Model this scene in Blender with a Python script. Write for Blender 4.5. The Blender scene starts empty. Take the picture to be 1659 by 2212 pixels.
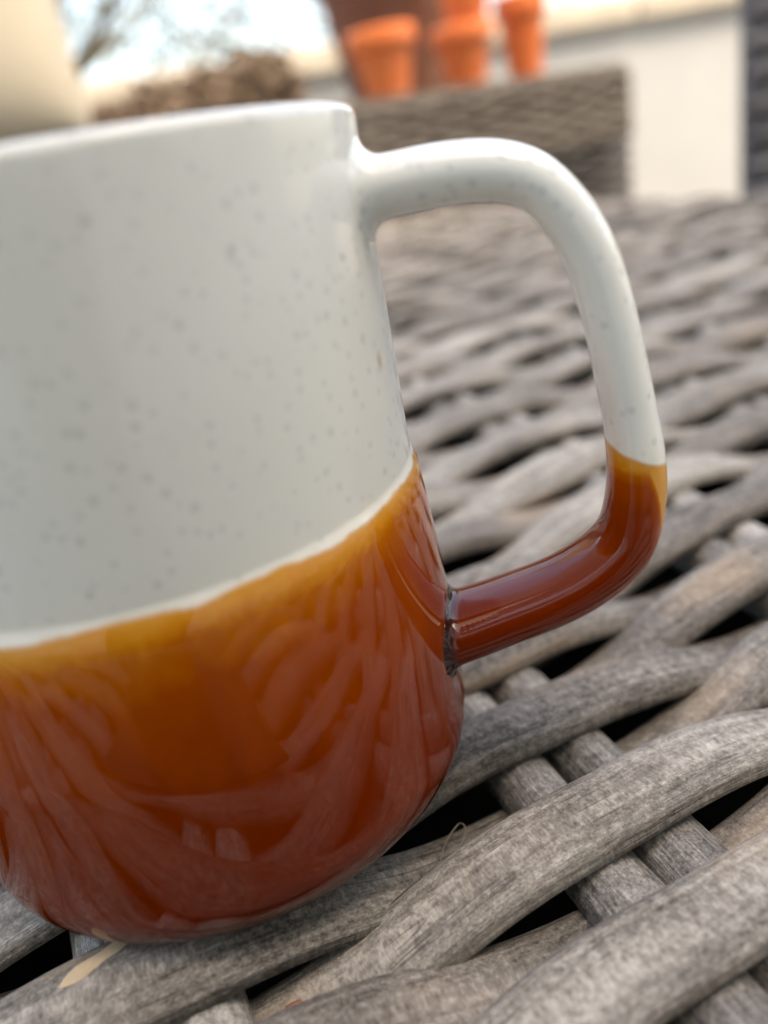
import bpy, math, random
import numpy as np
from mathutils import Vector, Matrix

random.seed(7)
rng = np.random.default_rng(11)
S = 0.045                      # one length unit of the layout = widest mug radius, in metres
SC = bpy.context.scene
COL = SC.collection

# ------------------------------------------------------------------ camera
cd = bpy.data.cameras.new("camera")
cam = bpy.data.objects.new("camera", cd)
COL.objects.link(cam)
SC.camera = cam
cd.sensor_fit = 'VERTICAL'
cd.sensor_height = 36.0
cd.lens = 36.0 * 1728.57 / 2212.0
cd.clip_start = 0.004
cd.clip_end = 600.0
CR = Vector((0.92125972, -0.34611629, -0.17743744))
CU = Vector((0.29449112, 0.32270783, 0.89951911))
CF = Vector((0.25407777, 0.88094448, -0.3992259))
M = Matrix.Identity(4)
for r in range(3):
    M[r][0] = CR[r]; M[r][1] = CU[r]; M[r][2] = -CF[r]
M.translation = Vector((0.0, -2.91984 * S, 2.22648 * S))
cam.matrix_world = M
cd.dof.use_dof = True
cd.dof.focus_distance = 2.86 * S
cd.dof.aperture_fstop = 7.2

# ------------------------------------------------------------------ sky, sun, exposure
SUN_EL, SUN_AZ = math.radians(58), math.radians(150)     # azimuth from +y towards +x
world = bpy.data.worlds.new("World")
SC.world = world
world.use_nodes = True
wn = world.node_tree.nodes
bg = wn["Background"]
sky = wn.new("ShaderNodeTexSky")
sky.sky_type = 'NISHITA'
sky.sun_disc = False
sky.sun_elevation = SUN_EL
sky.sun_rotation = SUN_AZ
sky.air_density = 1.0
sky.dust_density = 4.0
sky.ozone_density = 1.0
world.node_tree.links.new(sky.outputs[0], bg.inputs[0])
bg.inputs[1].default_value = 0.15
sl = bpy.data.lights.new("sun", 'SUN')
sl.energy = 0.5
sl.angle = math.radians(10)
sl.color = (1.0, 0.96, 0.89)
sun = bpy.data.objects.new("sun", sl)
COL.objects.link(sun)
sd = Vector((math.sin(SUN_AZ) * math.cos(SUN_EL), math.cos(SUN_AZ) * math.cos(SUN_EL), math.sin(SUN_EL)))
sun.rotation_euler = sd.to_track_quat('Z', 'Y').to_euler()
vs = SC.view_settings
vs.view_transform = 'Standard'
vs.look = 'None'
vs.exposure = 2.34
vs.gamma = 1.0
vs.use_curve_mapping = False
try:
    vs.use_white_balance = True
    vs.white_balance_temperature = 7800
    vs.white_balance_tint = 10
except Exception:
    pass

# ------------------------------------------------------------------ helpers
def mesh_obj(name, verts, faces, mat, parent=None, uvs=None, smooth=True, attr=None, loc=None):
    me = bpy.data.meshes.new(name)
    v = np.asarray(verts, float) * S
    me.from_pydata(v.tolist(), [], faces)
    if uvs is not None:
        uvl = me.uv_layers.new(name="UVMap")
        idx = np.empty(len(me.loops), dtype=np.int32)
        me.loops.foreach_get("vertex_index", idx)
        uvl.data.foreach_set("uv", np.asarray(uvs, np.float32)[idx].ravel())
    if attr:
        for k, a in attr.items():
            at = me.attributes.new(k, 'FLOAT', 'POINT')
            at.data.foreach_set("value", np.asarray(a, np.float32))
    if smooth:
        me.polygons.foreach_set("use_smooth", [True] * len(me.polygons))
    for m in (mat if isinstance(mat, (list, tuple)) else [mat]):
        me.materials.append(m)
    me.update()
    o = bpy.data.objects.new(name, me)
    COL.objects.link(o)
    if parent:
        o.parent = parent
    return o

def thing(name, label, cat, loc=(0, 0, 0), group=None):
    o = bpy.data.objects.new(name, None)
    COL.objects.link(o)
    o.empty_display_size = 0.02
    o.location = Vector(loc) * S
    o['label'] = label; o['category'] = cat
    if group: o['group'] = group
    return o

def tag(o, label, cat, group=None):
    o['label'] = label; o['category'] = cat
    if group: o['group'] = group
    return o

def setting(o):
    o['kind'] = 'structure'
    return o

def box_data(c, sx, sy, sz, ax=(1, 0, 0)):
    ax = Vector(ax).normalized(); ay = Vector((-ax.y, ax.x, 0))
    c = Vector(c); v = []
    for k in (-1, 1):
        for j, i in ((-1, -1), (-1, 1), (1, 1), (1, -1)):
            v.append(c + ax * (i * sx / 2) + ay * (j * sy / 2) + Vector((0, 0, k * sz / 2)))
    f = [(3, 2, 1, 0), (4, 5, 6, 7), (0, 1, 5, 4), (1, 2, 6, 5), (2, 3, 7, 6), (3, 0, 4, 7)]
    return [tuple(p) for p in v], f

def box(name, c, sx, sy, sz, mat, parent=None, ax=(1, 0, 0), bevel=0.0):
    v, f = box_data(c, sx, sy, sz, ax)
    o = mesh_obj(name, v, f, mat, parent, smooth=False)
    if bevel:
        b = o.modifiers.new("bevel", 'BEVEL'); b.width = bevel * S; b.segments = 3
    return o

def grid_faces(n, m, wrap=True, caps=False):
    f = []
    for i in range(n - 1):
        for j in range(m if wrap else m - 1):
            j2 = (j + 1) % m
            f.append((i * m + j, i * m + j2, (i + 1) * m + j2, (i + 1) * m + j))
    if caps:
        f.append(tuple(range(m - 1, -1, -1)))
        f.append(tuple((n - 1) * m + j for j in range(m)))
    return f

def sweep(path, up, hw, ht, m=14, expo=2.3, roll=None, groove=0.0, seed=0):
    """cross-section half width hw (sideways) and half height ht (along up) swept along a path"""
    P = np.asarray(path, float); n = len(P)
    T = np.gradient(P, axis=0); T /= np.linalg.norm(T, axis=1)[:, None]
    upv = np.broadcast_to(np.asarray(up, float), (n, 3))
    B = np.cross(upv, T); B /= np.linalg.norm(B, axis=1)[:, None]
    N = np.cross(T, B)
    hw = np.broadcast_to(np.asarray(hw, float), (n,)); ht = np.broadcast_to(np.asarray(ht, float), (n,))
    if roll is not None:
        c, s = np.cos(roll)[:, None], np.sin(roll)[:, None]
        B, N = c * B + s * N, -s * B + c * N
    th = np.arange(m) / m * 2 * math.pi
    ca, sa = np.cos(th), np.sin(th)
    a = np.sign(ca) * np.abs(ca) ** (2 / expo); b = np.sign(sa) * np.abs(sa) ** (2 / expo)
    if groove:
        rr = np.random.default_rng(seed + 5000).normal(0, groove, m)
        a = a * (1 + rr); b = b * (1 + rr)
    V = P[:, None, :] + (hw[:, None] * a)[..., None] * B[:, None, :] + (ht[:, None] * b)[..., None] * N[:, None, :]
    s = np.concatenate([[0], np.cumsum(np.linalg.norm(np.diff(P, axis=0), axis=1))])
    per = 2 * math.pi * math.sqrt((hw.mean() ** 2 + ht.mean() ** 2) / 2)
    U = np.stack(np.broadcast_arrays(s[:, None], np.where(th < math.pi, th, 2 * math.pi - th)[None, :] / (2 * math.pi) * per), -1)
    return V.reshape(-1, 3), grid_faces(n, m, True, True), U.reshape(-1, 2)

def smooth_noise(x, seed, scale, amp):
    r = np.random.default_rng(seed + 5000)
    ks = r.uniform(0.4, 1.6, 4) / scale; ph = r.uniform(0, 6.28, 4)
    return amp * sum(np.sin(x * k * 6.28 + p) for k, p in zip(ks, ph)) / 2.2

def lathe(prof, m=96, caps=False):
    v = []
    for r, z in prof:
        for j in range(m):
            a = j / m * 2 * math.pi
            v.append((r * math.cos(a), r * math.sin(a), z))
    return v, grid_faces(len(prof), m, True, caps)

# ------------------------------------------------------------------ materials
class NT:
    def __init__(self, name):
        self.m = bpy.data.materials.new(name); self.m.use_nodes = True
        self.t = self.m.node_tree; self.n = self.t.nodes
        self.b = self.n["Principled BSDF"]
    def add(self, typ, **kw):
        n = self.n.new(typ)
        for k, v in kw.items(): setattr(n, k, v)
        return n
    def link(self, a, b): self.t.links.new(a, b)
    def val(self, sock, v):
        if hasattr(v, 'is_linked') or isinstance(v, bpy.types.NodeSocket): self.link(v, sock)
        else: sock.default_value = v
    def math(self, op, a, b=0.0, c=0.0, clamp=False):
        n = self.add("ShaderNodeMath", operation=op, use_clamp=clamp)
        self.val(n.inputs[0], a); self.val(n.inputs[1], b); self.val(n.inputs[2], c)
        return n.outputs[0]
    def mix(self, f, a, b, mode='MIX'):
        n = self.add("ShaderNodeMix", data_type='RGBA', blend_type=mode)
        self.val(n.inputs[0], f)
        for s, v in ((n.inputs[6], a), (n.inputs[7], b)):
            if isinstance(v, tuple): s.default_value = (*v[:3], 1)
            else: self.link(v, s)
        return n.outputs[2]
    def ramp(self, f, stops, interp='LINEAR'):
        n = self.add("ShaderNodeValToRGB"); cr = n.color_ramp; cr.interpolation = interp
        while len(cr.elements) < len(stops): cr.elements.new(0.5)
        for e, (p, c) in zip(cr.elements, stops):
            e.position = p; e.color = (*c, 1) if isinstance(c, tuple) else (c, c, c, 1)
        self.link(f, n.inputs[0])
        return n.outputs[0]
    def noise(self, vec, scale, detail=3.0, rough=0.55, dist=0.0):
        n = self.add("ShaderNodeTexNoise")
        n.inputs['Scale'].default_value = scale; n.inputs['Detail'].default_value = detail
        n.inputs['Roughness'].default_value = rough; n.inputs['Distortion'].default_value = dist
        if vec is not None: self.link(vec, n.inputs['Vector'])
        return n.outputs[0]
    def mapping(self, vec, scale=(1, 1, 1), loc=(0, 0, 0)):
        n = self.add("ShaderNodeMapping"); self.link(vec, n.inputs[0])
        n.inputs['Scale'].default_value = scale; n.inputs['Location'].default_value = loc
        return n.outputs[0]
    def bump(self, h, strength=0.3, dist=0.001, normal=None):
        n = self.add("ShaderNodeBump"); n.inputs['Strength'].default_value = strength
        n.inputs['Distance'].default_value = dist; self.link(h, n.inputs['Height'])
        if normal: self.link(normal, n.inputs['Normal'])
        return n.outputs[0]

def wicker_mat(name, dark, mid, light, tan, tanamt=0.5, fine=True):
    k = NT(name)
    tc = k.add("ShaderNodeTexCoord"); oi = k.add("ShaderNodeObjectInfo")
    off = k.add("ShaderNodeVectorMath", operation='MULTIPLY_ADD')
    cmb = k.add("ShaderNodeCombineXYZ")
    k.val(cmb.inputs[0], k.math('MULTIPLY', oi.outputs['Random'], 37.0))
    k.val(cmb.inputs[1], k.math('MULTIPLY', oi.outputs['Random'], 11.0))
    k.val(cmb.inputs[2], k.math('MULTIPLY', oi.outputs['Random'], 91.0))
    add = k.add("ShaderNodeVectorMath", operation='ADD')
    k.link(tc.outputs['UV'], add.inputs[0]); k.link(cmb.outputs[0], add.inputs[1])
    uv = add.outputs[0]
    grain = k.noise(k.mapping(uv, (1.2, 34, 1)), 1.0, 6, 0.65)
    grain2 = k.noise(k.mapping(uv, (5, 110, 1)), 1.0, 3, 0.6)
    blot = k.noise(k.mapping(uv, (1, 2.2, 1)), 1.6, 4, 0.6)
    speck = k.noise(k.mapping(uv, (0.8, 1, 1)), 36.0, 3, 0.7)
    speck2 = k.noise(uv, 90.0, 2, 0.6)
    f = k.math('MULTIPLY_ADD', grain, 0.40, k.math('MULTIPLY', blot, 0.40))
    f = k.math('MULTIPLY_ADD', speck, 0.52, f)
    f = k.math('MULTIPLY_ADD', speck2, 0.36, f)
    f = k.math('MULTIPLY_ADD', grain2, 0.16, f)
    f = k.math('ADD', f, k.math('MULTIPLY_ADD', oi.outputs['Random'], 0.16, -0.08))
    col = k.ramp(f, [(0.66, dark), (0.90, mid), (1.12 - 0.0, light)] if False else [(0.0, dark), (0.5, mid), (1.0, light)])
    # remap factor to 0..1
    mr = k.add("ShaderNodeMapRange"); k.link(f, mr.inputs[0])
    mr.inputs[1].default_value = 0.73; mr.inputs[2].default_value = 1.13
    k.t.links.remove(col.node.inputs[0].links[0]); k.link(mr.outputs[0], col.node.inputs[0])
    tm = k.noise(k.mapping(uv, (0.55, 2.6, 1), (3, 5, 9)), 1.7, 3, 0.5)
    tmask = k.ramp(tm, [(0.56, 0.0), (0.74, 1.0)])
    col = k.mix(k.math('MULTIPLY', tmask, tanamt), col, tan)
    # fine drying cracks along the fibre
    ck = k.math('ABSOLUTE', k.math('SUBTRACT', k.noise(k.mapping(uv, (0.7, 24, 1), (7, 2, 4)), 1.0, 2, 0.5), 0.5))
    ckm = k.math('MULTIPLY', k.ramp(ck, [(0.004, 1.0), (0.016, 0.0)]), k.ramp(k.noise(uv, 3.0, 2, 0.5), [(0.47, 0.0), (0.62, 1.0)]))
    col = k.mix(k.math('MULTIPLY', ckm, 0.5), col, tuple(c * 0.45 for c in dark))
    # dark pin specks of weathering
    sp = k.ramp(k.noise(k.mapping(uv, (.7, 1.5, 1)), 60.0, 3, 0.6), [(0.30, 1.0), (0.40, 0.0)])
    col = k.mix(k.math('MULTIPLY', sp, 0.4), col, tuple(c * 0.5 for c in dark))
    k.link(col, k.b.inputs['Base Color'])
    k.b.inputs['Roughness'].default_value = 0.75
    k.b.inputs['Specular IOR Level'].default_value = 0.35
    h = k.math('MULTIPLY_ADD', grain, 0.9, k.math('MULTIPLY', speck, 0.35))
    h = k.math('MULTIPLY_ADD', grain2, 0.4, h)
    h = k.math('MULTIPLY_ADD', ckm, -0.35, h)
    if fine: k.link(k.bump(h, 0.9, 0.0009), k.b.inputs['Normal'])
    return k.m

WEAVE = wicker_mat("weathered_wicker", (0.064, 0.053, 0.043), (0.245, 0.218, 0.183), (0.52, 0.475, 0.405), (0.45, 0.32, 0.20), 0.42)
STAKE = wicker_mat("weathered_stake", (0.068, 0.059, 0.050), (0.285, 0.263, 0.233), (0.64, 0.605, 0.55), (0.36, 0.27, 0.18), 0.25)
SEATW = wicker_mat("brown_wicker", (0.06, 0.049, 0.04), (0.15, 0.128, 0.106), (0.27, 0.235, 0.195), (0.30, 0.22, 0.15), 0.3, False)
GREYW = wicker_mat("grey_wicker", (0.065, 0.06, 0.06), (0.15, 0.14, 0.138), (0.25, 0.235, 0.23), (0.15, 0.13, 0.12), 0.2, False)

SHADEW = wicker_mat("shaded_wicker", (0.022, 0.02, 0.019), (0.06, 0.054, 0.05), (0.12, 0.11, 0.10), (0.10, 0.085, 0.07), 0.2, False)  # darker wicker copy, shade of the bench recess put into its colour

def plain(name, col, rough=0.7, var=0.12, scale=40.0, bump=0.0, spec=0.4):
    k = NT(name)
    tc = k.add("ShaderNodeTexCoord")
    nz = k.noise(tc.outputs['Object'], scale, 4, 0.6)
    lo = tuple(c * (1 - var) for c in col); hi = tuple(min(1, c * (1 + var)) for c in col)
    k.link(k.ramp(nz, [(0.3, lo), (0.7, hi)]), k.b.inputs['Base Color'])
    k.b.inputs['Roughness'].default_value = rough
    k.b.inputs['Specular IOR Level'].default_value = spec
    if bump: k.link(k.bump(nz, bump, 0.002), k.b.inputs['Normal'])
    return k.m

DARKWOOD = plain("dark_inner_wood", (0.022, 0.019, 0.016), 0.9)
def terracotta(name, col, stain):
    k = NT(name)
    tc = k.add("ShaderNodeTexCoord"); ob = tc.outputs['Object']
    base = k.mix(k.noise(ob, 25, 4, 0.6), tuple(c * .82 for c in col), tuple(min(1, c * 1.12) for c in col))
    lime = k.ramp(k.noise(k.mapping(ob, (1, 1, .7)), 16, 5, 0.65, 0.5), [(0.52, 0.0), (0.72, 1.0)])
    k.link(k.mix(k.math('MULTIPLY', lime, 0.6), base, stain), k.b.inputs['Base Color'])
    k.b.inputs['Roughness'].default_value = 0.85
    return k.m
TERRA = terracotta("terracotta", (0.76, 0.185, 0.050), (0.66, 0.40, 0.28))
TERRA_OLD = terracotta("old_terracotta", (0.20, 0.075, 0.042), (0.36, 0.24, 0.17))
RENDERW = plain("white_render", (0.39, 0.405, 0.405), 0.85, 0.07, 1.6, 0.2)
COPING = plain("stone_coping", (0.46, 0.42, 0.34), 0.85, 0.15, 8)
PAVING = plain("paving", (0.30, 0.27, 0.23), 0.9, 0.2, 5)
CREAM = plain("cream_canvas", (0.48, 0.43, 0.335), 0.9, 0.03, 60, 0.2)
BARK = plain("bark", (0.10, 0.075, 0.055), 0.9, 0.3, 20)
DRYLEAF = plain("dry_leaf", (0.20, 0.145, 0.10), 0.7, 0.45, 3)
LEAF = plain("leaf", (0.17, 0.19, 0.13), 0.6, 0.3, 6)
BRICK = plain("brick", (0.17, 0.085, 0.06), 0.85, 0.3, 10)
MORTAR = plain("mortar", (0.26, 0.24, 0.21), 0.95, 0.1, 20)
HOUSE = plain("added_house_render", (0.80, 0.77, 0.68), 0.9, 0.05, 4)  # kept pale so the added wall bounces light onto the mug front
PANE = plain("window_glass", (0.02, 0.025, 0.03), 0.05, 0.02)
BAREWOOD = plain("bare_wood", (0.62, 0.46, 0.28), 0.6, 0.12, 300)
CRUMB = plain("dry_bit", (0.38, 0.16, 0.09), 0.7)
FIBRE = plain("fibre", (0.20, 0.16, 0.12), 0.6)

ZB = 1.248      # height of the glaze line on the mug
def glaze_mat():
    """one ceramic body: speckled off-white glaze above the dip line, amber-to-brown glaze below it"""
    k = NT("two_tone_glaze")
    tc = k.add("ShaderNodeTexCoord"); ob = tc.outputs['Object']
    sc = k.mapping(ob, (1 / S,) * 3)                     # layout units
    sep = k.add("ShaderNodeSeparateXYZ"); k.link(sc, sep.inputs[0])
    tilt = k.add("ShaderNodeAttribute"); tilt.attribute_name = "dip"
    edge = k.add("ShaderNodeAttribute"); edge.attribute_name = "thin"
    wob = k.noise(sc, 2.2, 2, 0.5)
    wob2 = k.noise(sc, 14.0, 2, 0.5)
    z = k.math('ADD', sep.outputs[2], tilt.outputs['Fac'])
    z = k.math('MULTIPLY_ADD', k.math('SUBTRACT', wob, 0.5), 0.08, z)
    z = k.math('MULTIPLY_ADD', k.math('SUBTRACT', wob2, 0.5), 0.02, z)
    d = k.math('SUBTRACT', z, ZB)                        # >0 white, <0 brown
    white = k.ramp(k.math('MULTIPLY_ADD', d, 2.2, 0.5, True), [(0.485, 0.0), (0.515, 1.0)])
    # --- white part
    big = k.noise(sc, 1.1, 3, 0.5)
    wc = k.mix(big, (0.73, 0.73, 0.665), (0.78, 0.78, 0.72))
    v = k.add("ShaderNodeTexVoronoi"); k.link(sc, v.inputs['Vector']); v.inputs['Scale'].default_value = 13.0
    spot = k.ramp(v.outputs['Distance'], [(0.09, 1.0), (0.25, 0.0)])
    v2 = k.add("ShaderNodeTexVoronoi"); k.link(k.mapping(sc, (1, 1, 1), (4.3, 1.7, 8.1)), v2.inputs['Vector']); v2.inputs['Scale'].default_value = 17.0
    spot2 = k.ramp(v2.outputs['Distance'], [(0.09, 1.0), (0.26, 0.0)])
    sp = k.math('MULTIPLY_ADD', spot, 0.55, k.math('MULTIPLY', spot2, 0.45), True)
    wc = k.mix(k.math('MULTIPLY', sp, 0.52), wc, (0.31, 0.325, 0.36))
    rim = k.ramp(k.math('MULTIPLY', d, 8.0, 0.0, True), [(0.0, 1.0), (0.9, 0.0)])
    wc = k.mix(k.math('MULTIPLY', rim, 0.6), wc, (0.80, 0.77, 0.66))
    dn = k.add("ShaderNodeVectorMath", operation='DISTANCE')
    k.link(k.mapping(sc, (1.6, 1, .75)), dn.inputs[0]); dn.inputs[1].default_value = (1.2067, -0.5891, 1.2482)
    ochre = k.ramp(k.math('MULTIPLY_ADD', wob2, .02, dn.outputs['Value']), [(0.016, 1.0), (0.042, 0.0)])
    wc = k.mix(k.math('MULTIPLY', ochre, 0.7), wc, (0.45, 0.28, 0.10))      # small ochre glaze spot near the handle
    # --- brown part: amber where the glaze is thin near the dip line and on edges
    mott = k.noise(k.mapping(sc, (1, 1, 0.55)), 4.0, 5, 0.6, 0.4)
    fine = k.noise(sc, 38.0, 3, 0.6)
    dep = k.math('MULTIPLY', d, -1.0)
    t = k.math('MULTIPLY_ADD', k.math('MULTIPLY', k.math('SUBTRACT', mott, 0.5), k.math('MULTIPLY', dep, 3.0, 0, True)), 0.62, dep)
    t = k.math('MULTIPLY_ADD', k.math('SUBTRACT', fine, 0.5), 0.05, t)
    t = k.math('MULTIPLY_ADD', k.math('SUBTRACT', wob2, 0.5), 0.06, t)
    t = k.math('SUBTRACT', t, edge.outputs['Fac'])
    bc = k.ramp(k.math('MULTIPLY', t, 1.0), [(0.0, (0.64, 0.30, 0.055)), (0.04, (0.60, 0.23, 0.015)), (0.09, (0.46, 0.115, 0.003)),
                    (0.21, (0.32, 0.052, 0.0010)), (0.58, (0.215, 0.026, 0.0008)), (1.0, (0.15, 0.016, 0.0008))])
    bc = k.mix(k.ramp(k.math('MULTIPLY_ADD', fine, 0.05, sep.outputs[2]), [(0.05, 1.0), (0.27, 0.0)]), bc, (0.022, 0.006, 0.004))  # foot painted near-black: pooled glaze and the dark gap's reflection
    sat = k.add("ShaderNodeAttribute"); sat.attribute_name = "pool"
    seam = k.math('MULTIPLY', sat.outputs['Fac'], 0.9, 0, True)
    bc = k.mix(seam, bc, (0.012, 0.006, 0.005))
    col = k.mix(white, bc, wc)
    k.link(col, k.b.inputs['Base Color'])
    ro = k.mix(white, (0.018,) * 3, (0.07,) * 3)
    k.link(ro, k.b.inputs['Roughness'])
    k.b.inputs['IOR'].default_value = 1.52
    k.b.inputs['Specular IOR Level'].default_value = 0.40
    sp = k.math('MULTIPLY', sp, white)
    hgt = k.math('MULTIPLY_ADD', sp, -0.5, k.math('MULTIPLY', k.noise(sc, 4.0, 2, 0.5), 0.35))
    hgt = k.math('ADD', hgt, k.math('MULTIPLY', white, 0.25))
    k.link(k.bump(hgt, 0.25, 0.0006), k.b.inputs['Normal'])
    return k.m
GLAZE = glaze_mat()

# ------------------------------------------------------------------ setting: ground, added house wall behind, garden wall
G = -10.0      # ground height in layout units (table top 45 cm above the paving)
gv = [(-9000, -9000, G), (9000, -9000, G), (9000, 9000, G), (-9000, 9000, G)]
setting(mesh_obj("ground", gv, [(0, 1, 2, 3)], PAVING, smooth=False))

gw = thing("garden_wall", "long white rendered garden wall with stone coping behind the terracotta pots", "wall", (66.8, 69.7, G))
def local(o, v): return [tuple(Vector(p) - Vector(o.location) / S) for p in v]
wd = (Vector((66.84, 69.7, 0)) - Vector((23.1, 72.1, 0))).normalized()
wc_ = Vector((66.84, 69.7, 0)) + wd * 20
v, f = box_data((wc_.x, wc_.y + 2.5, (9.6 + G) / 2), 260, 5, 9.6 - G, wd)
mesh_obj("wall_face", local(gw, v), f, RENDERW, gw, smooth=False)
for i in range(-9, 10):
    c = wc_ + wd * (i * 13.0)
    v, f = box_data((c.x, c.y + 2.5, 9.6 + 1.05), 12.7, 7.6, 2.1, wd)
    o = mesh_obj("coping_stone", local(gw, v), f, COPING, gw, smooth=False)
    b = o.modifiers.new("bevel", 'BEVEL'); b.width = 0.25 * S; b.segments = 2

house = thing("added_house_wall", "unseen house wall added behind the viewpoint to keep the table in shade", "wall", (0, -46, G))
v, f = box_data((0, 0, 66), 420, 8, 132)
mesh_obj("wall_face", v, f, HOUSE, house, smooth=False)  # unseen wall, added to block the sun from the table
for wx in (-60, 20, 85):
    for wz in (14, 78):
        v, f = box_data((wx, 4.1, wz + 15), 26, .8, 30); o = mesh_obj("window", v, f, RENDERW, house, smooth=False)
        v, f = box_data((wx, 4.6, wz + 15), 22, .4, 26); mesh_obj("pane", v, f, PANE, o, smooth=False)

# ------------------------------------------------------------------ wicker table
table = thing("wicker_table", "weathered grey wicker table with wide strands woven over paired rods", "table", (4, 7, G))
TL = Vector((4, 7, G))
def tmesh(name, verts, faces, mat, uvs=None, attr=None):
    return mesh_obj(name, np.asarray(verts) - np.array(TL), faces, mat, table, uvs, True, attr)
X0, X1, Y0, Y1 = -7.2, 14.0, -6.0, 28.2
PITCH = 1.74; XP = 1.215
ROD = 0.137; HT = 0.066; HW = 0.167
AMP = 0.135
ZMID = -AMP - HT
ZROD = ZMID - .05     # rods lie just under the strands that cross over them
def yshift(x):
    return 0.06 * np.minimum(x - 1.2, 0) + 0.13 * np.clip(x - 1.2, 0, 2.2)
ys = {0: -.44, 1: -.71, 2: -.99, 3: -1.26, 4: -1.52, 5: -1.80, 6: -2.07, -1: -.16, -2: .13, -3: .42, -4: .72}
yy = -2.07; kk = 6
while yy > Y0 + .3:
    kk += 1; yy -= .275; ys[kk] = yy
yy = .72; kk = -4
while yy < Y1 - .8:
    kk -= 1; yy += min(.60, .29 + .026 * (-kk - 4)) + rng.uniform(-.02, .02); ys[kk] = yy
for k, yk in sorted(ys.items()):
    step = 0.045 if yk < 1.5 else 0.09
    x = np.arange(X0, X1 - .05, step)
    ph = (x - XP) / PITCH * math.pi
    c = np.cos(ph) * (1 if k % 2 == 0 else -1)
    w = np.tanh(1.2 * c) / math.tanh(1.2)
    am = AMP if yk < 1.2 else AMP * .78
    z = -am - HT + am * w + smooth_noise(x, 100 + k, 3.0, .014)
    y = yk + yshift(x) + smooth_noise(x, 300 + k, 4.0, .022)
    hw = HW * (1 + smooth_noise(x, 500 + k, 2.5, .07)) * (0.90 + .10 * np.abs(w)) * rng.uniform(.93, 1.08) * (1.04 if yk > 1 else .95) * min(2.05, max(1, (.29 + .026 * (-k - 4)) / .29) if k < -4 else 1)
    ht = HT * (1 + smooth_noise(x, 700 + k, 2.0, .08))
    roll = smooth_noise(x, 900 + k, 2.6, .12) - .18 * np.sqrt(np.clip(1 - w * w, 0, 1)) * (1 if k % 2 else -1) * 0
    V, F, U = sweep(np.stack([x, y, z], 1), (0, 0, 1), hw, ht, 30 if yk < 1.5 else 12, 2.9, roll, .022 if yk < 1.5 else .01, k + 50)
    tmesh("strand", V, F, WEAVE, U)
j0 = int((X0 - XP) / PITCH); j = j0
while XP + PITCH * j < X1 - .3:
    for s in (-1, 1):
        xr = XP + PITCH * j + s * 0.136 + rng.uniform(-.01, .01)
        y = np.arange(Y0, Y1, .12)
        lean = {0: (-.03), 1: .16, -1: -.12}.get(j, rng.uniform(-.03, .03))
        xx = xr + lean * (y + .4) * np.clip(1 - np.abs(y + .4) / 6, 0, 1) * .6 + smooth_noise(y, 40 + j * 2 + s, 3, .012)
        zz = np.full_like(y, ZROD) + smooth_noise(y, 70 + j * 2 + s, 2, .008)
        V, F, U = sweep(np.stack([xx, y, zz], 1), (0, 0, 1), ROD * (1 + smooth_noise(y, 9 + j, 2, .04)), ROD, 26, 2.0, None, .022, j + 5)
        tmesh("rod", V, F, STAKE, U)
    j += 1
# border, skirt and dark inside
for (a, b) in (((X1, Y0), (X1, Y1)), ((X0, Y1), (X1, Y1)), ((X0, Y0), (X0, Y1)), ((X0, Y0), (X1, Y0))):
    n = 160; t = np.linspace(-.01, 1.01, n)
    P = np.stack([a[0] + (b[0] - a[0]) * t, a[1] + (b[1] - a[1]) * t, np.full(n, -.22) + smooth_noise(t * 24, int(a[0] * 3 + b[1]) + 60, 2.0, .07)], 1)
    V, F, U = sweep(P, (0, 0, 1), .30, .24, 12, 2.2)
    tmesh("border_strand", V, F, WEAVE, U)
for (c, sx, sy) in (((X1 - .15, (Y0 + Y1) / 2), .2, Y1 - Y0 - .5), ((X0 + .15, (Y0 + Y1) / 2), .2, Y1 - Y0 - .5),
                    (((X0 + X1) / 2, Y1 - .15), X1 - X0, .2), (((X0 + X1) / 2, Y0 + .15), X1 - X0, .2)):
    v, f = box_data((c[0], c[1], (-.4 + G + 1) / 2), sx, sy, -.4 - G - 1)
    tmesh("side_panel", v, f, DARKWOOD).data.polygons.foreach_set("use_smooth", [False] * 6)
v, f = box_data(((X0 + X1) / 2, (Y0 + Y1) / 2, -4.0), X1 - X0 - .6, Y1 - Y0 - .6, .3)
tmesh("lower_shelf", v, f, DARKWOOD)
for cx in (X0 + .8, X1 - .8):
    for cy in (Y0 + .8, Y1 - .8):
        v, f = box_data((cx, cy, G + .5), 1.2, 1.2, 1.0)
        tmesh("foot", v, f, DARKWOOD)

# ------------------------------------------------------------------ mug
mug = thing("mug", "speckled off-white and glossy amber-brown two-tone ceramic mug with loop handle", "mug", (0, 0, 0))
H, RT, RS, CN = 2.3934, 0.9632, 0.9497, 0.2452
ZS = ZB + .03
def r_out(z):
    if z >= ZS: return RS + (RT - RS) * (z - ZS) / (H - ZS)
    q = min(max((ZS - z) / (.55 * (ZS - CN)), 0), 1) ** .8
    return RS + .015 * (lambda q: q * q * (3 - 2 * q))(min(1, (ZS - z) / .07)) + (1 - RS - .015) * q
prof = [(0.0, .035), (.55, .035), (.62, .03), (.66, 0.0), (1 - CN - .02, 0.0)]
for i in range(1, 16):
    a = i / 16 * math.pi / 2
    prof.append((1 - CN + CN * math.sin(a) ** .86, CN - CN * math.cos(a) ** .86))
for z in np.linspace(CN, ZS - .03, 22): prof.append((r_out(z), z))
for z in np.linspace(ZS - .028, ZS + .03, 14): prof.append((r_out(z), z))
for z in np.linspace(ZS + .05, H - .04, 14): prof.append((r_out(z), z))
L = .036
for i in range(1, 14):
    a = i / 14 * math.pi
    prof.append((RT - L + L * math.cos(a), H - L + L * math.sin(a)))
for z in np.linspace(H - .06, .38, 20): prof.append((r_out(z) - .074 - .0 * z, z))
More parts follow.
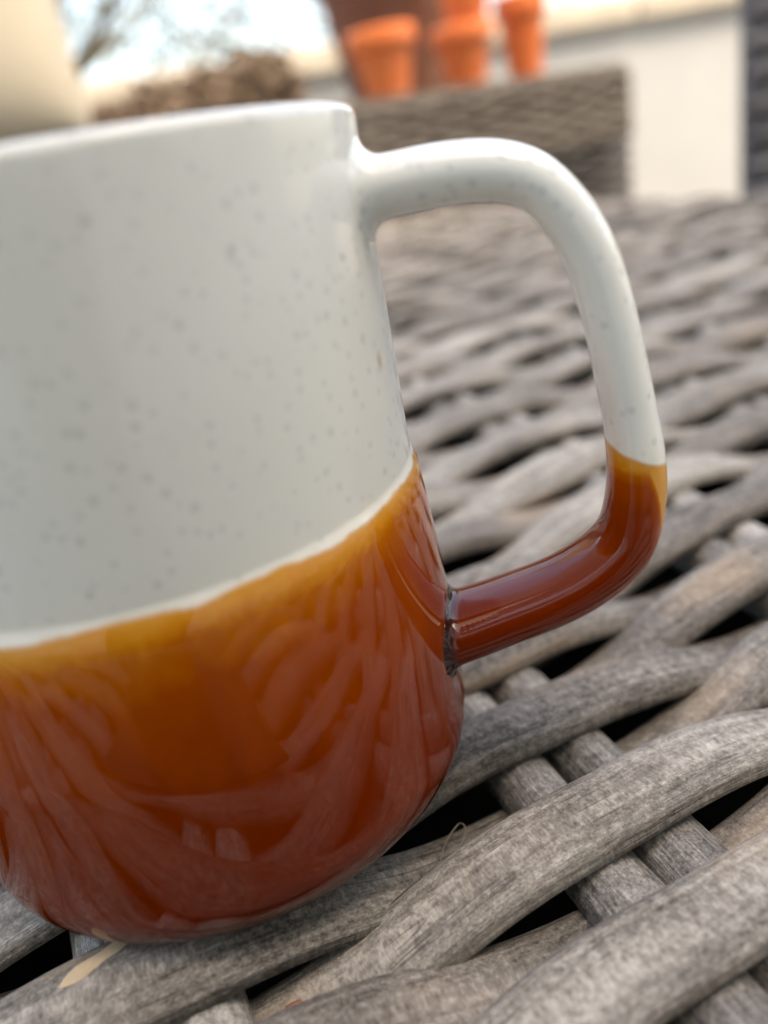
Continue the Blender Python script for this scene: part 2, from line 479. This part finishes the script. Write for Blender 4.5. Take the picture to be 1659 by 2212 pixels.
for i in range(1, 10):
    a = i / 10 * math.pi / 2
    prof.append((.90 - .26 + .26 * math.cos(a), .38 - .26 * math.sin(a)))
prof.append((0.0, .12))
V, F = lathe(prof, 160)
zz = np.array([p[2] for p in V])
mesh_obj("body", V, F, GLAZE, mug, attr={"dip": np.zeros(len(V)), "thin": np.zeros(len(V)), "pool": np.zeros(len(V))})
AZ = math.radians(64)
E_ = np.array([math.sin(AZ), -math.cos(AZ), 0.0]); N_ = np.array([math.cos(AZ), math.sin(AZ), 0.0])
hp = [(.80, 2.135), (.92, 2.142), (1.043, 2.146), (1.189, 2.148), (1.314, 2.137), (1.404, 2.113), (1.478, 2.066), (1.546, 1.982), (1.598, 1.881), (1.631, 1.772),
      (1.658, 1.633), (1.681, 1.471), (1.7, 1.321), (1.712, 1.187), (1.709, 1.036), (1.675, .884), (1.61, .790), (1.497, .711),
      (1.375, .656), (1.214, .607), (1.077, .568), (.92, .53), (.80, .50)]
ha = [.105, .098, .093, .091, .089, .086, .084, .083, .083, .083, .084, .086, .088, .094, .099, .102, .104, .105, .106, .108, .112, .12, .125]
hb = [.17, .155, .145, .14, .14, .14, .14, .14, .14, .14, .14, .14, .14, .145, .15, .158, .165, .17, .175, .18, .19, .20, .20]
hp = np.array(hp); tt = np.arange(len(hp)); ti = np.unique(np.concatenate([np.linspace(0, len(hp) - 1, 150), np.linspace(.9, 2.6, 46), np.linspace(len(hp) - 3.8, len(hp) - 1.6, 46)]))
NR = len(ti)
def cr(y, t):
    y = np.asarray(y, float); i = np.clip(t.astype(int), 0, len(y) - 2); u = t - i
    p0 = y[np.clip(i - 1, 0, None)]; p1 = y[i]; p2 = y[i + 1]; p3 = y[np.clip(i + 2, None, len(y) - 1)]
    return .5 * (2 * p1 + (p2 - p0) * u + (2 * p0 - 5 * p1 + 4 * p2 - p3) * u ** 2 + (3 * p1 - p0 - 3 * p2 + p3) * u ** 3)
he, hz = cr(hp[:, 0], ti), cr(hp[:, 1], ti)
for _ in range(3):
    he[1:-1] = .25 * he[:-2] + .5 * he[1:-1] + .25 * he[2:]; hz[1:-1] = .25 * hz[:-2] + .5 * hz[1:-1] + .25 * hz[2:]
aa, bb = cr(ha, ti), cr(hb, ti)
gap = he - .97
path = he[:, None] * E_ + hz[:, None] * np.array([0, 0, 1.0])
V, F, U = sweep(path, N_, aa, bb, 40, 2.15)
ctr = np.repeat(path, 40, 0)
V = np.array(V)
fr = np.where(V[:, 2] < 1.2, .045, .065)
g = np.hypot(V[:, 0], V[:, 1]) - np.array([r_out(z) for z in V[:, 2]])
gg = np.clip(g / fr, 0, 1)
ex = fr * (1 - np.sqrt(np.clip(1 - (1 - gg) ** 2, 0, 1)))
dv = V - ctr; dv /= np.linalg.norm(dv, axis=1)[:, None]
V = V + dv * ex[:, None]
# keep the skirt of the fillet flush with the wall
g2 = np.hypot(V[:, 0], V[:, 1]); rw = np.array([r_out(z) for z in V[:, 2]])
wgt = np.clip(1 - gg, 0, 1) * (g > -.2)
rn = g2 - (g2 - rw - np.clip(g, -.004, None)) * wgt
V[:, :2] *= (rn / g2)[:, None]
rho = np.hypot(V[:, 0], V[:, 1])
out = np.concatenate([-np.gradient(hz)[:, None], np.gradient(he)[:, None]], 1); out /= np.linalg.norm(out, axis=1)[:, None]
out = np.repeat(out, 40, 0)
rel = V - ctr
oe = (rel @ E_) * out[:, 0] + rel[:, 2] * out[:, 1]
oe = np.clip(oe / np.repeat(aa, 40), -1, 1)
thin = .95 * np.clip((oe - .15) / .85, 0, 1) ** 1.2 - .50 * np.clip((1.16 - path[:, 2].repeat(40)) / .22, 0, 1)
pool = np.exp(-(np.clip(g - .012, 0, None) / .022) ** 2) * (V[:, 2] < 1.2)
dip = np.where(V[:, 2] < 1.6, .47 * (rho - 1.60), 0.0)
mesh_obj("handle", V, F, GLAZE, mug, U, attr={"dip": dip, "thin": thin, "pool": pool})

# ------------------------------------------------------------------ the phone that takes the picture, stood on the table facing the mug
PHONE = plain("dark_phone_glass", (0.012, 0.012, 0.014), 0.25, 0.02)
pc = M.translation / S - CF * .075
ph = thing("smartphone", "dark smartphone stood on the wicker table facing the mug, seen as its reflection", "phone", pc - CU * 2.4)
def slab(name, r0, r1, u0, u1, d0, d1, rad, mat):
    V = []; n = 8
    for dd in (d0, d0 + .03, d1 - .03, d1):
        ins = .03 if dd in (d0, d1) else 0.0
        for cx, cy, a0 in ((r1 - rad, u1 - rad, 0), (r0 + rad, u1 - rad, 90), (r0 + rad, u0 + rad, 180), (r1 - rad, u0 + rad, 270)):
            for i in range(n):
                a = math.radians(a0 + 90 * i / (n - 1)); q = rad - ins
                V.append(tuple(CR * (cx + q * math.cos(a)) + CU * (cy + q * math.sin(a)) - CF * dd + CU * 2.4))
    return mesh_obj(name, V, [f[::-1] for f in grid_faces(4, 4 * n, True, True)], mat, ph)
slab("body", -1.27, .33, -2.42, .33, .06, .24, .2, PHONE)
fl0 = np.array(pc - CU * 2.4)
v, f = box_data((-.55, -2.72, .03), 1.9, 1.75, .045)
mesh_obj("reflection_blocker", np.array(v) - fl0, f, PHONE, ph, smooth=False)  # added unseen dark sheet, darkens the middle of the mug's reflection
slab("camera_module", -.42, .22, -.42, .22, .0, .055, .1, PHONE)

# ------------------------------------------------------------------ small bits on the table
def hair(pts, r=.006):
    pts = np.array(pts, float); t = np.linspace(0, len(pts) - 1, 60)
    P = np.stack([cr(pts[:, i], t) for i in range(3)], 1)
    return sweep(P, (0.13, .21, .97), r, r, 6)

bpy.context.view_layer.update()
_dg = bpy.context.evaluated_depsgraph_get()
def drop(x, y, lift=.006):
    """height of the table weave below (x, y), looking through anything standing on it"""
    z = .3 * S
    for _ in range(40):
        ok, p, nrm, fi, ob, mt = SC.ray_cast(_dg, Vector((x * S, y * S, z)), Vector((0, 0, -1)))
        if not ok: return (x, y, -.1)
        if ob.parent and ob.parent.name == table.name: return (x, y, p.z / S + lift)
        z = p.z - 1e-5
    return (x, y, -.1)
hx = [(0.541, -0.815), (0.62, -0.705), (0.686, -0.649), (0.718, -0.637), (0.724, -0.671), (0.69, -0.723), (0.641, -0.763), (0.61, -0.773)]
pts = [drop(x, y, .012 + .05 * math.sin(i / 7 * math.pi)) for i, (x, y) in enumerate(hx)]
V, F, U = hair(pts, .0032)
o = mesh_obj("plant_fibre", V, F, FIBRE); tag(o, "thin curled dry fibre lying on a strand right beside the mug base", "fibre")
pa, pb = np.array((-0.758, -0.792)), np.array((-0.505, -0.704))
nn, mm = 26, 7; V = []
pd = (pb - pa); pn = np.array([-pd[1], pd[0]]) / np.linalg.norm(pd)
for i in range(nn):
    t = i / (nn - 1)
    wdt = .042 * math.sin(math.pi * min(1, t * 1.02 + .0)) ** .55 * (1 + .25 * math.sin(9 * t))
    for j in range(mm):
        c = pa + pd * t + pn * wdt * (j / (mm - 1) * 2 - 1)
        V.append(drop(c[0], c[1], -.002 + .007 * math.sin(math.pi * j / (mm - 1))))
mesh_obj("bare_patch", np.array(V) - np.array(TL), grid_faces(nn, mm, False), BAREWOOD, table)
q = drop(-0.083, -1.03)
V = [(q[0] + .03 * math.cos(a) * (1 + .4 * math.sin(3 * a)), q[1] + .012 * math.sin(a), q[2] + dz) for dz in (0, .012) for a in np.linspace(0, 6.28, 9)[:-1]]
o = mesh_obj("dry_bud", V, grid_faces(2, 8, True, True), CRUMB); tag(o, "tiny reddish dry bud scale lying between the strands below the mug", "debris")

# ------------------------------------------------------------------ background furniture
def woven_face(parent, org, a, b, z0, z1, pitch, mat, thick=.16, wave=1.2, seed=0):
    """horizontal strands woven round uprights over the vertical face a-b"""
    a = Vector(a); b = Vector(b); Ln = (b - a).length; d = (b - a).normalized(); nrm = Vector((d.y, -d.x))
    rows = int((z1 - z0) / pitch)
    s = np.arange(0, Ln + .01, wave / 8)
    for r in range(rows):
        z = z0 + (r + .5) * pitch
        off = thick * .8 * np.sin(s / wave * math.pi + (r % 2) * math.pi)
        P = np.stack([a.x + d.x * s + nrm.x * off, a.y + d.y * s + nrm.y * off, z + smooth_noise(s, seed + r, 4, .05)], 1) - np.array(org)
        V, F, U = sweep(P, (0, 0, 1), thick, pitch * .56, 8, 2.2)
        mesh_obj("strand", V, F, mat, parent, U)
    n = int(Ln / wave)
    for i in range(n + 1):
        q = a + d * (i * wave + wave / 2)
        if i * wave + wave / 2 > Ln: break
        v, f = box_data((q.x - org[0], q.y - org[1], (z0 + z1) / 2 - org[2]), .2, .2, z1 - z0)
        mesh_obj("upright", v, f, mat, parent, smooth=False)

# bench carrying the pots
A_, B_ = Vector((8.2, 28.8)), Vector((27.4, 34.58))
bd = (B_ - A_).normalized(); bn = Vector((-bd.y, bd.x))
bo = (18, 32, G)
bench = thing("wicker_bench", "brown woven wicker bench beyond the table, with terracotta pots on its top", "bench", bo)
woven_face(bench, bo, A_, B_, .91, 4.15, .29, SEATW, .17, 1.3, 11)
mid = (A_ + B_) / 2 + bn * 9.2
v, f = box_data((mid.x - bo[0], mid.y - bo[1], 4.25 - bo[2]), (B_ - A_).length - .1, 18.2, .2, (bd.x, bd.y, 0))
mesh_obj("top", v, f, SEATW, bench, smooth=False)
Bm = B_ + bn * 18
woven_face(bench, bo, B_, Bm, .91, 4.15, .29, GREYW, .17, 1.3, 31)
for q in (A_ + bd * .9 + bn * .9, B_ - bd * 1.0 + bn * .9, A_ + bd * .9 + bn * 17, B_ - bd * .9 + bn * 17):
    v, f = box_data((q.x - bo[0], q.y - bo[1], (1.0 + G) / 2 - bo[2]), 1.7, 1.7, 1.0 - G, (bd.x, bd.y, 0))
    mesh_obj("leg", v, f, GREYW, bench, smooth=False)
woven_face(bench, bo, A_ + bn * .2, B_ + bn * .2, -3.4, .9, .34, SHADEW, .17, 1.3, 91)
q = (A_ + B_) / 2 + bn * 2.2
v, f = box_data((q.x - bo[0], q.y - bo[1], (.9 + G) / 2 - bo[2]), (B_ - A_).length - .4, .3, .9 - G - .2, (bd.x, bd.y, 0))
mesh_obj("back_panel", v, f, DARKWOOD, bench, smooth=False)

# grey wicker chair at the right edge
co = (24, 16.5, G)
chair = thing("wicker_chair", "dark grey wicker chair with tall woven side at the right edge", "chair", co)
c0 = Vector((19.78, 18.45)); c1 = Vector((27.5, 13.2))
woven_face(chair, co, c0, c1, G + .5, 9.0, .42, GREYW, .2, 1.3, 51)
cdv = (c1 - c0).normalized(); cnv = Vector((-cdv.y, cdv.x))
q = (c0 + c1) / 2 + cnv * 1.3
v, f = box_data((q.x - co[0], q.y - co[1], (9 + G) / 2 - co[2]), (c1 - c0).length - .3, 2.2, 9 - G - .3, (cdv.x, cdv.y, 0))
mesh_obj("backrest", v, f, GREYW, chair, smooth=False)

# sofa with the cream cushion on it
so = (-3, 30, G)
sofa = thing("wicker_sofa", "brown wicker sofa behind the mug, carrying a cream cushion", "sofa", so)
woven_face(sofa, so, (-13.0, 29.3), (6.4, 28.7), G + .4, 4.4, .6, SEATW, .16, 1.1, 71)
v, f = box_data((-3.3 - so[0], 33.2 - so[1], (4.38 + G) / 2 - so[2]), 19.2, 7.6, 4.38 - G - .2)
mesh_obj("frame", v, f, SEATW, sofa, smooth=False)

def cushion(cx, cy, cz, w, h, t, rz, tilt):
    n = 26; V = []
    for side in (1, -1):
        for i in range(n + 1):
            for j in range(n + 1):
                u = -1 + 2 * i / n; vv = -1 + 2 * j / n
                e = max(0, (1 - abs(u) ** 4)) ** .5 * max(0, (1 - abs(vv) ** 4)) ** .5
                sx = 1 - .10 * (vv * vv) * abs(u) ** 3 * 0 - .05 * (1 - vv * vv)
                sy = 1 - .05 * (1 - u * u)
                k = 1 - .06 * (abs(u) ** 6) * (abs(vv) ** 6)
                V.append((u * w / 2 * sx * k, side * t / 2 * e, vv * h / 2 * sy * k))
    m = (n + 1) * (n + 1); F = []
    for s in range(2):
        for i in range(n):
            for j in range(n):
                a = s * m + i * (n + 1) + j
                q = (a, a + 1, a + n + 2, a + n + 1)
                F.append(q if s else q[::-1])
    c, s_ = math.cos(rz), math.sin(rz); ct, st = math.cos(tilt), math.sin(tilt)
    V2 = []
    for x, y, z in V:
        y, z = y * ct - z * st, y * st + z * ct
        V2.append((x * c - y * s_ + cx, x * s_ + y * c + cy, z + cz))
    return V2, F
V, F = cushion(0, 0, 6.1, 11.6, 12.4, 4.2, -.12, -.10)
cu = thing("cushion", "plain cream canvas cushion standing at the upper left behind the mug", "cushion", (-3.75, 31.3, 4.3))
mesh_obj("cover", V, F, CREAM, cu)

# terracotta pots
def pot_profile(r, h):
    return [(0, 0), (r * .62, 0), (r * .64, .03 * h), (r * .86, .72 * h), (r * .88, .74 * h), (r * 1.0, .745 * h), (r * 1.02, .77 * h), (r * 1.03, .97 * h),
            (r * 1.0, h), (r * .92, h), (r * .90, .97 * h), (r * .80, .7 * h), (r * .58, .08 * h), (0, .07 * h)]
def pot(name, label, x, y, z, r, h, mat, group=None):
    V, F = lathe(pot_profile(r, h), 48)
    o = mesh_obj(name, V, F, mat)
    o.location = Vector((x, y, z)) * S
    return tag(o, label, "plant pot", group)
ZT = 4.36
pot("terracotta_pot", "large dark old terracotta pot standing behind the small orange pots", 21.46, 48.1, ZT, 5.2, 9.6, TERRA_OLD)
pot("terracotta_pot", "small orange terracotta pot, leftmost of the small ones on the bench", 14.22, 33.13, ZT, 1.45, 2.66, TERRA, "small terracotta pots on the bench")
pot("terracotta_pot", "small orange terracotta pot in the middle of the row on the bench", 18.56, 34.26, ZT, 1.36, 2.5, TERRA, "small terracotta pots on the bench")
pot("terracotta_pot", "small orange terracotta pot, rightmost in the row on the bench", 22.33, 35.5, ZT, 1.21, 3.56, TERRA, "small terracotta pots on the bench")
pot("terracotta_pot", "orange terracotta pot on top of the middle one, cut by the photo's top edge", 19.0, 34.4, ZT + 2.5, 1.38, 2.9, TERRA, "small terracotta pots on the bench")

# ------------------------------------------------------------------ plants
def leaf_cloud(blobs, n, size, seed, flat=0.0):
    r = np.random.default_rng(seed + 5000); V = []; F = []
    wts = np.array([b[3] * b[4] * b[5] for b in blobs]) ** .67; wts /= wts.sum()
    for _ in range(n):
        b = blobs[r.choice(len(blobs), p=wts)]
        d = r.normal(size=3); d /= np.linalg.norm(d); q = d * r.uniform(.35, 1) ** .5
        c = np.array(b[:3]) + q * np.array(b[3:6])
        a = r.normal(size=3); a /= np.linalg.norm(a); bb = np.cross(a, r.normal(size=3)); bb /= np.linalg.norm(bb)
        s = size * r.uniform(.6, 1.3); k = len(V)
        V += [c - a * s, c + bb * s * .38, c + a * s, c - bb * s * .38]
        F.append((k, k + 1, k + 2, k + 3))
    return V, F
bush = thing("shrub", "dry brown shrub in front of the garden wall, behind the mug rim", "shrub", (8, 48, G))
bl = [(3.6, 48, 5.6, 1.7, 2.5, 2.0), (6.4, 48, 6.0, 2.2, 2.5, 2.3), (9.3, 47.6, 6.3, 2.0, 2.5, 2.2), (11.6, 47.4, 6.6, 1.9, 2.3, 2.5), (13.0, 47, 6.2, 1.4, 2, 2.5), (8, 47.6, 3.0, 6.2, 3, 3.5)]
V, F = leaf_cloud(bl, 9000, .55, 3)
mesh_obj("foliage", np.array(V) - np.array([8, 48, G]), F, DRYLEAF, bush, smooth=False)
for i in range(7):
    x = rng.uniform(-2.5, 3.5)
    P = np.stack([np.linspace(x * .3, x, 20), np.full(20, rng.uniform(-1, 1)), np.linspace(0, 13, 20)], 1)
    V, F, U = sweep(P, (0, 1, 0), np.linspace(.35, .08, 20), np.linspace(.35, .08, 20), 7, 2)
    mesh_obj("stem", V, F, BARK, bush)

def tree(label, x, y, h, spread, seed, n=6500, leaf=.8):
    r = np.random.default_rng(seed + 5000)
    t = thing("tree", label, "tree", (x, y, G), "trees beyond the garden wall")
    P = np.stack([smooth_noise(np.linspace(0, 3, 24), seed, 2, 2.0), smooth_noise(np.linspace(0, 3, 24), seed + 1, 2, 2.0), np.linspace(0, h * .8, 24)], 1)
    V, F, U = sweep(P, (0, 1, 0), np.linspace(h * .028, h * .006, 24), np.linspace(h * .028, h * .006, 24), 10, 2)
    mesh_obj("trunk", V, F, BARK, t, U)
    blobs = []; VV = []; FF = []
    for i in range(64):
        z0 = h * r.uniform(.10, .62); a = r.uniform(0, 6.28); ln = spread * r.uniform(.5, 1.0) * (1.15 - z0 / h * .8)
        k = np.linspace(0, 1, 12)
        b0 = np.array([0, 0, z0]); 
        Pb = b0 + np.stack([math.cos(a) * ln * k, math.sin(a) * ln * k, ln * .55 * k ** 1.5 + smooth_noise(k * 3, seed + i, 1.5, 1.0)], 1)
        rr = np.linspace(h * .0045, h * .0008, 12)
        V, F, U = sweep(Pb, (.1, .2, .97), rr, rr, 6, 2)
        off = len(VV); VV += V.tolist(); FF += [tuple(q + off for q in f) for f in F]
        for q in (5, 8, 11):
            blobs.append((*Pb[q], ln * .22, ln * .22, ln * .18))
    mesh_obj("limbs", VV, FF, BARK, t)
    V, F = leaf_cloud(blobs, n, leaf, seed + 9)
    mesh_obj("crown", V, F, LEAF, t, smooth=False)
tree("sparse tree with small leaves against the sky, beyond the wall at left", 2, 150, 130, 50, 21)
tree("sparse tree against the sky, just left of the terracotta pots", 66, 165, 120, 62, 22)
